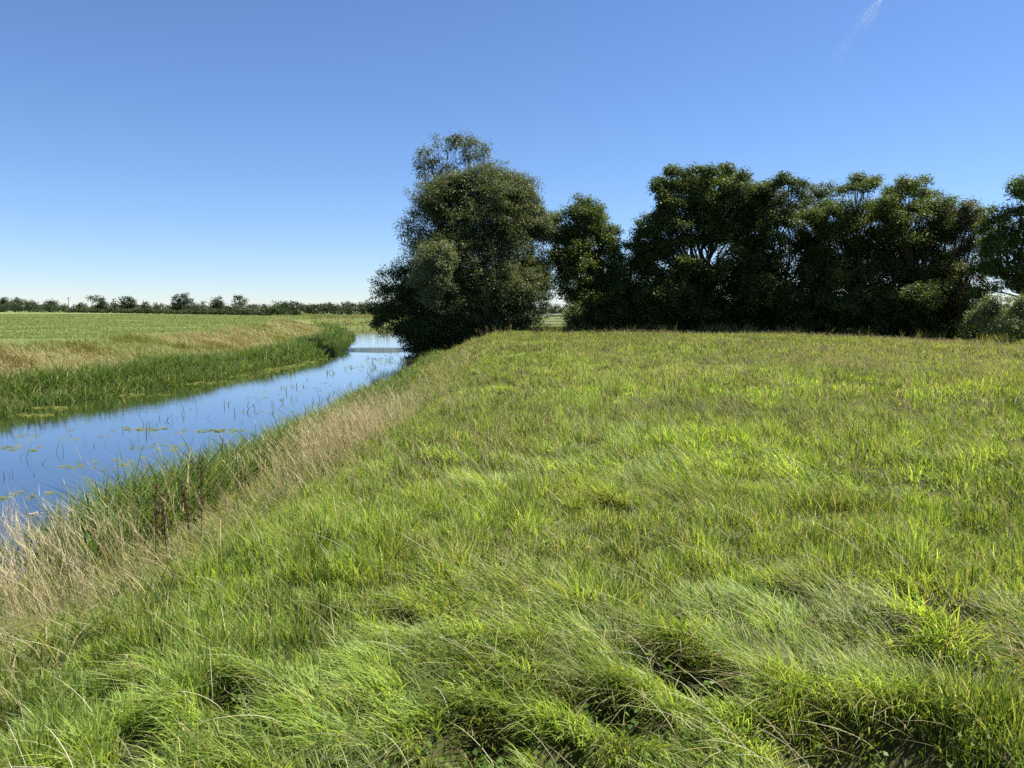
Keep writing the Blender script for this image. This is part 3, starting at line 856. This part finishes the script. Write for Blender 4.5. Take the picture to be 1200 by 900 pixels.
    for px, Y, hgt in [(px, 59.5 + rng.uniform(-1, 1.5), rng.uniform(.8, 1.8)) for px in np.linspace(520, 618, 26)]:
        x = (px - 600) / F * Y
        z = float(height(np.array([x]), np.array([Y]))[0])
        for _ in range(8):
            C.append((x + rng.normal(0, .4), Y + rng.normal(0, .4), max(z, WATER) + rng.uniform(.15, hgt)))
    for px, Y in [(rng.uniform(488, 545), rng.uniform(54.6, 57.5)) for _ in range(80)]:
        x = (px - 600) / F * Y
        z = float(height(np.array([x]), np.array([Y]))[0])
        for _ in range(7):
            C.append((x + rng.normal(0, .35), Y + rng.normal(0, .35), max(z, WATER) + rng.uniform(.15, 2.3)))
    H.add(leaves(np.array(C), 46, .42, .13, .09, *GD, .2))
    o = H.build('undergrowth', M_LEAF)
    tag(o, 'dark tangled undergrowth along the foot of the tree row', 'undergrowth', 'stuff')
    E = Heap()
    n = 900
    px = rng.uniform(560, 1230, n)
    Y = np.interp(px, [560, 660, 1000, 1130, 1230], [57, 57.5, 55.5, 50.5, 42.5]) - np.abs(rng.normal(0, 1.2, n))
    k = rng.uniform(0, 1, n) < sst(.4, .65, vn(px * .05, px * 0, 441)) + .12
    px, Y = px[k], Y[k]; n = len(px); x = (px - 600) / F * Y
    z = height(x, Y)
    for _ in range(5):
        E.add(blades(np.stack([x + rng.normal(0, .06, n), Y + rng.normal(0, .06, n), z], 1), rng.uniform(.35, .95, n), rng.uniform(.02, .045, n), rng.uniform(0, 6.28, n), np.abs(rng.normal(.3, .2, n)),
                     rng.uniform(0, .4, n), lerp((.08, .11, .03), (.26, .25, .10), rng.uniform(0, 1, n)), 2))
    tag(E.build('edge_weeds', M_REED), 'ragged tall weeds where the meadow meets the foot of the trees', 'weeds', 'stuff')
    # a deeper rank of the hedge behind, seen as the dark between the trunks
    H = Heap(); C = []
    for px in np.linspace(664, 1330, 420):
        Y = np.interp(px, [660, 1000, 1200, 1330], [65.5, 63, 56, 51]) + rng.normal(0, .8)
        x = (px - 600) / F * Y
        z = float(height(np.array([x]), np.array([Y]))[0])
        top = 3.6 if px < 1130 else 1.9
        for _ in range(7):
            C.append((x, Y + rng.normal(0, .4), z + rng.uniform(.2, top)))
    H.add(leaves(np.array(C), 34, .55, .17, .12, *GD, .3))
    o = H.build('hedge', M_LEAF)
    tag(o, 'tall dark hedge closing the field behind the row of trees', 'hedge')


def build_gap():
    # things seen through the gap between willow and sycamore
    Y = 63.0
    x0, x1 = (606 - 600) / F * Y, (668 - 600) / F * Y
    z = float(height(np.array([(x0 + x1) / 2]), np.array([Y]))[0])
    g = empty('field_gate', 'grey metal five bar gate in the gap between willow and sycamore', 'gate', ((x0 + x1) / 2, Y, z))
    loc = np.array([(x0 + x1) / 2, Y, z])
    w = x1 - x0 - .3
    def bar(name, a, b, r):
        h = Heap(); h.add(tube(np.array([a, (np.array(a) + np.array(b)) / 2, b]) , np.full(3, r), 8)); return h.build(name, M_STEEL, g)
    for k, zz in enumerate((.22, .44, .68, .94, 1.22)):
        bar('rail', (-w / 2, 0, zz), (w / 2, 0, zz), .024)
    for s in (-1, 1):
        bar('stile', (s * w / 2, .0, .16), (s * w / 2, .0, 1.28), .026)
    bar('brace', (-w / 2, .03, .22), (w * .1, .03, 1.22), .018)
    for s, lab in ((-1, 'wooden gate post on the willow side of the metal gate'), (1, 'wooden gate post on the sycamore side of the metal gate')):
        v = Heap(); v.add(tube([(0, 0, -.1), (0, 0, .7), (0, 0, 1.45)], np.array([.10, .095, .085]), 10))
        o = v.build('gate_post', M_WOOD); o.location = (loc[0] + s * (w / 2 + .14), Y, z)
        tag(o, lab, 'gate post', group='posts of the field gate')


# ------------------------------------------------------------------ the horizon
def hedge_Y(px):
    return float(np.interp(px, [-80, 0, 60, 110, 150, 200, 250, 310, 350, 400], [430, 400, 370, 340, 310, 270, 235, 205, 196, 192]))


FD = ((.030, .046, .020), (.075, .098, .038))
FP = ((.07, .085, .045), (.13, .145, .08))


def far_tree(name, label, px, top, hw, back, col=FD, shape='round', cat='tree', group=None):
    Y = hedge_Y(px) + back
    base = 362 + CAM_H * F / Y
    top -= 1.2; hh = base - top
    if shape == 'round':
        L = [(px, top + hh * .30, hw * .8, hh * .30, 0), (px - hw * .45, top + hh * .52, hw * .55, hh * .32, 0), (px + hw * .45, top + hh * .48, hw * .55, hh * .32, 0), (px, top + hh * .72, hw * .9, hh * .28, 0), (px + hw * .15, top + hh * .15, hw * .4, hh * .15, 0)]
    elif shape == 'umbrella':
        L = [(px, top + hh * .14, hw * .8, hh * .14, 0), (px - hw * .6, top + hh * .22, hw * .4, hh * .12, 0), (px + hw * .5, top + hh * .24, hw * .4, hh * .1, 0)]
    elif shape == 'open':
        L = [(px - hw * .3, top + hh * .25, hw * .55, hh * .22, 0), (px + hw * .45, top + hh * .36, hw * .5, hh * .2, 0), (px - hw * .5, top + hh * .5, hw * .45, hh * .16, 0), (px + hw * .2, top + hh * .58, hw * .5, hh * .16, 0), (px + hw * .1, top + hh * .1, hw * .35, hh * .1, 0)]
    elif shape == 'tall':
        L = [(px, top + hh * .2, hw * .7, hh * .2, 0), (px, top + hh * .45, hw, hh * .25, 0), (px, top + hh * .75, hw * .8, hh * .25, 0)]
    else:  # low
        L = [(px - hw * .4, top + hh * .55, hw * .6, hh * .5, 0), (px + hw * .4, top + hh * .5, hw * .6, hh * .5, 0)]
    k = Y / 300
    return tree(name, label, cat, px, Y, L, (.55 * k, .38 * k), col, 16, .8, 1.0 * k, .2, .3 * k, mat=M_FARLEAF, group=group, depth=.9, twig=False, clear=-.3)


def build_horizon():
    g = 'small trees on the far horizon'
    rows = [
        ('distant_tree', 'dark tree on the horizon at the extreme left edge of the field hedge', 4, 350, 8, 25, FD, 'round'),
        ('distant_tree', 'flat topped dark tree second from the left end of the horizon hedge', 20, 350.5, 9, 30, FD, 'round'),
        ('distant_tree', 'squat tree bulging from the left hedge between flat topped tree and utility pole', 36, 353.5, 9, 20, FD, 'round'),
        ('distant_tree', 'low domed tree just left of the distant utility pole', 60, 353, 9, 25, FD, 'round'),
        ('distant_bush', 'small dark round bush standing just right of the utility pole', 94, 355.5, 4, 20, FD, 'tall'),
        ('distant_pine', 'tall thin pine with an umbrella top, left one of two', 109, 347.5, 6, 60, FD, 'umbrella'),
        ('distant_pine', 'shorter umbrella topped pine, right one of two', 118, 348, 4, 62, FD, 'umbrella'),
        ('distant_tree', 'dark rounded tree directly below the two umbrella pines', 119, 353.5, 9, 25, FD, 'round'),
        ('distant_tree', 'narrow dark tree between the umbrella pines and the ragged topped tree', 135, 353, 4, 25, FD, 'tall'),
        ('distant_tree', 'wide ragged topped tree on the horizon between narrow dark tree and pale dead tree', 150, 348.5, 11, 35, FD, 'round'),
        ('distant_tree', 'pale thin tree almost bare at its top on the horizon', 170, 354.5, 4, 40, FP, 'open'),
        ('distant_tree', 'low hummock of a tree right of the pale bare topped one', 180, 357, 8, 25, FD, 'low'),
        ('distant_tree', 'largest dome shaped dark tree on the horizon across the field', 214, 345.5, 14, 25, FD, 'round'),
        ('distant_tree', 'pale bushy tree touching the right flank of the large dome shaped one', 234, 355, 9, 18, FP, 'low'),
        ('distant_tree', 'round headed grey tree left of the loose crowned tall one', 255, 349, 8, 30, ((.05, .065, .035), (.10, .12, .06)), 'round'),
        ('distant_tree', 'tall loose crowned tree with sky through it, alone on the horizon', 281, 345.8, 9, 30, ((.05, .065, .035), (.11, .125, .065)), 'open'),
        ('distant_bush', 'tiny bush between the round grey tree and the loose crowned one', 268, 358, 3, 22, FD, 'tall'),
        ('distant_tree', 'short flat row like dark tree right of the loose crowned one', 299, 358.8, 8, 60, FD, 'low'),
        ('distant_bush', 'tiny dark bush alone just left of the round dark bush', 312, 359.5, 3, 50, FD, 'tall'),
        ('distant_tree', 'round dark bushy tree standing near the right end of the field hedge', 326, 358.5, 8, 14, FD, 'round'),
        ('distant_bush', 'low dark bush at the right end of the hedge by the field opening', 345, 364, 7, 4, FD, 'low'),
        ('distant_tree', 'pale hazy tree behind the hedge opening', 362, 359, 6, 90, FD, 'round'),
        ('distant_tree', 'broad domed tree behind the far river bend', 384, 357, 12, 90, FD, 'round'),
        ('distant_pine', 'left of a pair of spiky pines above the far river bend', 402, 355.5, 3.5, 60, FD, 'tall'),
        ('distant_pine', 'right of a pair of spiky pines above the far river bend', 409, 354, 4, 62, FD, 'tall'),
        ('distant_pine', 'short spiky pine nearest the overhanging willow leaves', 424, 356.5, 4, 60, FD, 'tall'),
        ('distant_tree', 'rounded tree at the horizon half hidden by the overhanging willow', 440, 358, 9, 70, FD, 'round'),
        ('distant_tree', 'rounded hazy tree seen through the gap above the metal gate', 638, 357, 9, 20, ((.05, .065, .035), (.09, .11, .05)), 'round'),
        ('distant_tree', 'dark low tree seen through the gap, beside the sycamore trunk', 652, 360, 8, 0, FD, 'low'),
        ('distant_tree', 'thin grey foliage at the willow side of the gap', 627, 362, 6, -10, FD, 'low'),
    ]
    for (nm, lab, px, top, hw, back, col, shp) in rows:
        far_tree(nm, lab, px, top, hw, back, col, shp, 'bush' if 'bush' in nm else 'tree', g)

    def hedge(name, pts, hgt, col, label, wid=1.2, step=.9):
        pts = np.array(pts); H = Heap(); C = []
        seg = np.linalg.norm(np.diff(pts, axis=0), axis=1); n = int(seg.sum() / step)
        cum = np.concatenate([[0], np.cumsum(seg)]); s = np.linspace(0, cum[-1], n)
        x = np.interp(s, cum, pts[:, 0]); y = np.interp(s, cum, pts[:, 1])
        hh = hgt * (.7 + .6 * vn(s * .09, s * 0, 171)) * (.85 + .3 * vn(s * .4, s * 0, 173))
        for k in range(4):
            C.append(np.stack([x + rng.normal(0, wid * .4, n), y + rng.normal(0, wid * .5, n), rng.uniform(.15, .92, n) * hh], 1))
        H.add(leaves(np.concatenate(C), 14, hgt * .25, .5, .36, *col, .1))
        tag(H.build(name, M_FARLEAF), label, 'hedge')
    hp = [((px - 600) / F * hedge_Y(px), hedge_Y(px)) for px in (-90, -40, 0, 40, 80)]
    hedge('field_hedge', hp, 4.6, FD, 'tall dark hedge along the far left edge of the green field', 2.0, .8)
    hp = [((px - 600) / F * hedge_Y(px), hedge_Y(px)) for px in (80, 120, 150, 200, 250, 290, 325)]
    hedge('low_hedge', hp, 1.6, FD, 'low trimmed hedge along the far side of the green field', 1.4, .8)
    hp = [((px - 600) / F * (hedge_Y(px) + 45), hedge_Y(px) + 45) for px in (90, 130, 170, 210, 260, 320)]
    hedge('scrub_hedge', hp, 2.6, ((.06, .07, .035), (.12, .13, .06)), 'untidy paler hedge behind the low trimmed hedge of the field', 3, 1.0)
    hp = [((px - 600) / F * (330 + .1 * px), 330 + .1 * px) for px in (300, 380, 460, 560, 640, 760, 900, 1100, 1300)]
    hedge('far_hedge', hp, 4.2, FD, 'distant hedge beyond the river bend and the gate', 3, 1.1)
    hp = [((px - 600) / F * Yh, Yh) for px, Yh in ((322, 236), (345, 222), (380, 216), (420, 214), (470, 216))]
    hedge('bend_hedge', hp, 3.0, FD, 'dark overgrown hedge behind the far bend of the river', 2.2, .5)
    # far wood that closes the horizon
    H = Heap(); C = []
    for px in np.linspace(-200, 1400, 900):
        Y = 900 + 60 * vn(np.array([px * .02]), np.array([0.]), 181)[0]
        C.append(((px - 600) / F * Y, Y, rng.uniform(.5, 3 + 5 * vn(np.array([px * .05]), np.array([0.]), 183)[0])))
    H.add(leaves(np.array(C), 20, 2.6, 2.2, 1.6, (.05, .065, .04), (.08, .10, .055), .1))
    tag(H.build('far_woods', M_FARLEAF), 'thin line of distant woodland along the horizon', 'woods', 'stuff')

    # rough pasture round the outer bank of the river bend
    n = 34000
    x = rng.uniform(-75, 12, n); y = rng.uniform(118, 215, n)
    sd, side = river(x, y); m = (side < 0) & (sd > -.2) & (x > -.25 * y)
    x, y = x[m], y[m]; n = len(x); H = Heap()
    t = sst(.35, .65, fbm(x * .08, y * .08, 191))
    c = lerp((.08, .125, .03), (.16, .19, .05), rng.uniform(0, 1, n)) * (1 - t[:, None]) + t[:, None] * lerp((.13, .15, .06), (.24, .21, .10), rng.uniform(0, 1, n))
    sdm = sst(6, 0, sd[m])
    H.add(blades(np.stack([x, y, np.maximum(height(x, y), WATER) - .03], 1), (.35 + .6 * sdm) * rng.uniform(.6, 1.3, n), rng.uniform(.10, .22, n), rng.uniform(0, 6.28, n),
                 np.abs(rng.normal(.5, .3, n)), rng.uniform(0, .4, n), c, 2))
    tag(H.build('pasture_grass', M_GRASS), 'rough tufted grass around the outer bank of the far river bend', 'rough grass', 'stuff')

    # utility pole
    Y = 395.0; x = (83 - 600) / F * Y
    o = empty('utility_pole', 'thin utility pole with a cross arm rising above the far hedge', 'utility pole', (x, Y, 0))
    h = Heap(); h.add(tube([(0, 0, -.3), (0, 0, 4), (0, 0, 7.4)], np.array([.2, .17, .14]), 8)); h.build('pole', M_WOOD, o)
    h = Heap(); h.add(tube([(-.8, 0, 6.9), (0, .0, 6.9), (.8, 0, 6.9)], np.full(3, .09), 6)); h.build('cross_arm', M_WOOD, o)
    for sx in (-.7, 0, .7):
        h = Heap(); h.add(tube([(sx, 0, 6.98), (sx, 0, 7.1), (sx, 0, 7.25)], np.array([.08, .1, .05]), 6)); h.build('insulator', M_STEEL, o)


# ------------------------------------------------------------------ plants that stand out
def build_plants():
    spots = [(228, 8.0, 1.0, 'tallest dark brown dock seed spike standing among the dry bank grass', .02), (217, 8.1, .82, 'shorter dark dock spike just left of the tallest one', -.10),
             (171, 7.5, .94, 'thin dark dock spike in the middle of the dry bank grass', .04), (187, 7.3, .78, 'stubby brown dock spike between the thin one and the tall pair', -.05),
             (398, 13.5, .62, 'dark dock spike at the edge of the near reeds', .05)]
    for (px, Y, h, lab, tilt) in spots:
        x = (px - 600) / F * Y; z = float(height(np.array([x]), np.array([Y]))[0])
        e = empty('dock_plant', lab, 'dock plant', (x, Y, z), 'dead dock plants on the near bank')
        s = Heap(); pth = np.array([(0, 0, -.03), (tilt * .3, 0, h * .35), (tilt * .6, .01, h * .7), (tilt, .01, h)])
        s.add(tube(pth, np.array([.006, .005, .004, .002]), 6)); s.build('stem', M_BARK, e)
        cl = []
        for t in np.linspace(.45, 1, 48):
            p = np.array([np.interp(t, [0, .35, .7, 1], pth[:, k]) for k in range(3)])
            p[:2] += rng.normal(0, .017 * (1.25 - .6 * t) * min(1, h / .7), 2); cl.append(p)
        q = Heap(); q.add(leaves(np.array(cl), 14, .016 * min(1, h / .6), .013, .011, (.045, .027, .014), (.11, .062, .03), .2)); q.build('seed_head', M_DARKSEED, e)
        for k in range(3):
            a = rng.uniform(0, 6.28)
            b = Heap(); b.add(blades(np.array([[0, 0, .02 + .05 * k]]), np.array([.22]), np.array([.035]), np.array([a]), np.array([1.0]), np.array([.6]), np.array([[.16, .10, .05]]), 6))
            b.build('leaf', M_DRY, e)
    # pale drooping plume
    for (px, Y, h, lab, dx) in [(66, 6.6, .95, 'single pale drooping grass plume leaning over the water at left', -.22), (273, 11.5, .75, 'upright pale fluffy plume in front of the open water', .02)]:
        x = (px - 600) / F * Y; z = float(height(np.array([x]), np.array([Y]))[0])
        e = empty('grass_plume', lab, 'grass plume', (x, Y, z), 'pale plumes by the water')
        pth = np.array([(0, 0, -.02), (0, 0, h * .5), (dx * .35, 0, h * .85), (dx * .75, 0, h), (dx, 0, h * .97)])
        s = Heap(); s.add(tube(pth, np.array([.005, .0045, .004, .0035, .003]), 6)); s.build('stem', M_DRY, e)
        q = Heap(); cl = pth[-1] + np.linspace(0, 1, 10)[:, None] * np.array([dx * .35 + .003, 0, -.012 if abs(dx) > .1 else .06])
        q.add(leaves(cl, 22, .010, .020, .005, (.45, .40, .30), (.68, .63, .5), .3)); q.build('seed_head', M_DRY, e)


def build_contrail():
    a, b = P(975, 76, 6000), P(1036, -6, 6000)
    n = 90000
    t = rng.uniform(0, 1, n)
    dens = np.interp(t, [0, .1, .25, .45, .6, .72, .82, .92, 1], [.12, .3, .22, .12, .5, .8, .55, .9, 1])
    wid = np.interp(t, [0, .3, .65, .8, .9, 1], [70, 45, 65, 45, 14, 12])
    k = (rng.uniform(0, 1, n) < dens * .55 * (.5 + .6 * vn(t * 14, t * 0, 201)))
    t, wid = t[k], wid[k]; n = len(t)
    c = a + (b - a) * t[:, None] + rng.normal(0, .5, (n, 3)) * wid[:, None]
    u = rng.normal(0, 1, (n, 3)); u /= np.linalg.norm(u, axis=1)[:, None]; r = rng.normal(0, 1, (n, 3)); s = np.cross(u, r); s /= np.linalg.norm(s, axis=1)[:, None]
    L = rng.uniform(.25, .5, n)[:, None]
    V = np.stack([c - u * L, c + s * L, c + u * L, c - s * L], 1)
    m = foliage_mat('ice_cloud', .5, (1, 1, 1), 1, 0)
    o = mesh_obj('contrail', V.reshape(-1, 3), np.arange(n * 4), 4, m, cols=np.full((n * 4, 3), .85))
    tag(o, 'faint broken white vapour trail high in the blue sky', 'vapour trail', 'stuff')


# ------------------------------------------------------------------ light
SUN_EL, SUN_AZ = R(57), R(76)      # azimuth measured from straight ahead (+Y) towards the right (+X)


def build_light():
    w = bpy.data.worlds.new("World"); scene.world = w; w.use_nodes = True
    nt = w.node_tree; N, L = nt.nodes, nt.links
    N.clear()
    out = N.new('ShaderNodeOutputWorld'); bg = N.new('ShaderNodeBackground')
    sky = N.new('ShaderNodeTexSky'); sky.sky_type = 'NISHITA'; sky.sun_disc = False
    sky.sun_elevation = SUN_EL; sky.sun_rotation = SUN_AZ
    sky.altitude = 3000; sky.air_density = 1.35; sky.dust_density = .0; sky.ozone_density = 8.0
    bg.inputs['Strength'].default_value = .0615
    wb = N.new('ShaderNodeMix'); wb.data_type = 'RGBA'; wb.blend_type = 'MULTIPLY'; wb.inputs[0].default_value = 1     # white balance of the daylight
    wb.inputs[7].default_value = (1.0, 1.0, 1.09, 1)
    L.new(sky.outputs[0], wb.inputs[6]); L.new(wb.outputs[2], bg.inputs[0]); L.new(bg.outputs[0], out.inputs[0])
    ld = bpy.data.lights.new('sun', 'SUN'); ld.energy = 5.0; ld.angle = R(.53); ld.color = (1, .955, .88)
    o = bpy.data.objects.new('sun', ld); COL.objects.link(o)
    o.rotation_euler = (-(R(90) - SUN_EL), 0, -SUN_AZ)
    # a sun lamp shines along its own -Z: tip it so that it comes from ahead and to the right
    import mathutils
    d = mathutils.Vector((math.sin(SUN_AZ) * math.cos(SUN_EL), math.cos(SUN_AZ) * math.cos(SUN_EL), math.sin(SUN_EL)))
    o.rotation_euler = d.to_track_quat('Z', 'Y').to_euler()
    o.location = d * 100
    scene.view_settings.view_transform = 'Standard'
    scene.view_settings.look = 'None'
    scene.view_settings.exposure = 1.2
    scene.view_settings.gamma = 1
    scene.view_settings.use_curve_mapping = False
    scene.cycles.max_bounces = 8
    scene.cycles.diffuse_bounces = 3
    scene.cycles.transmission_bounces = 4
    scene.cycles.glossy_bounces = 3
    scene.cycles.use_denoising = False
    scene.cycles.caustics_reflective = False


build_ground(); build_water(); build_meadow(); build_banks(); build_floating()
build_trees(); build_gap(); build_horizon(); build_plants(); build_contrail(); build_light()
print('faces', sum(len(m.polygons) for m in bpy.data.meshes))
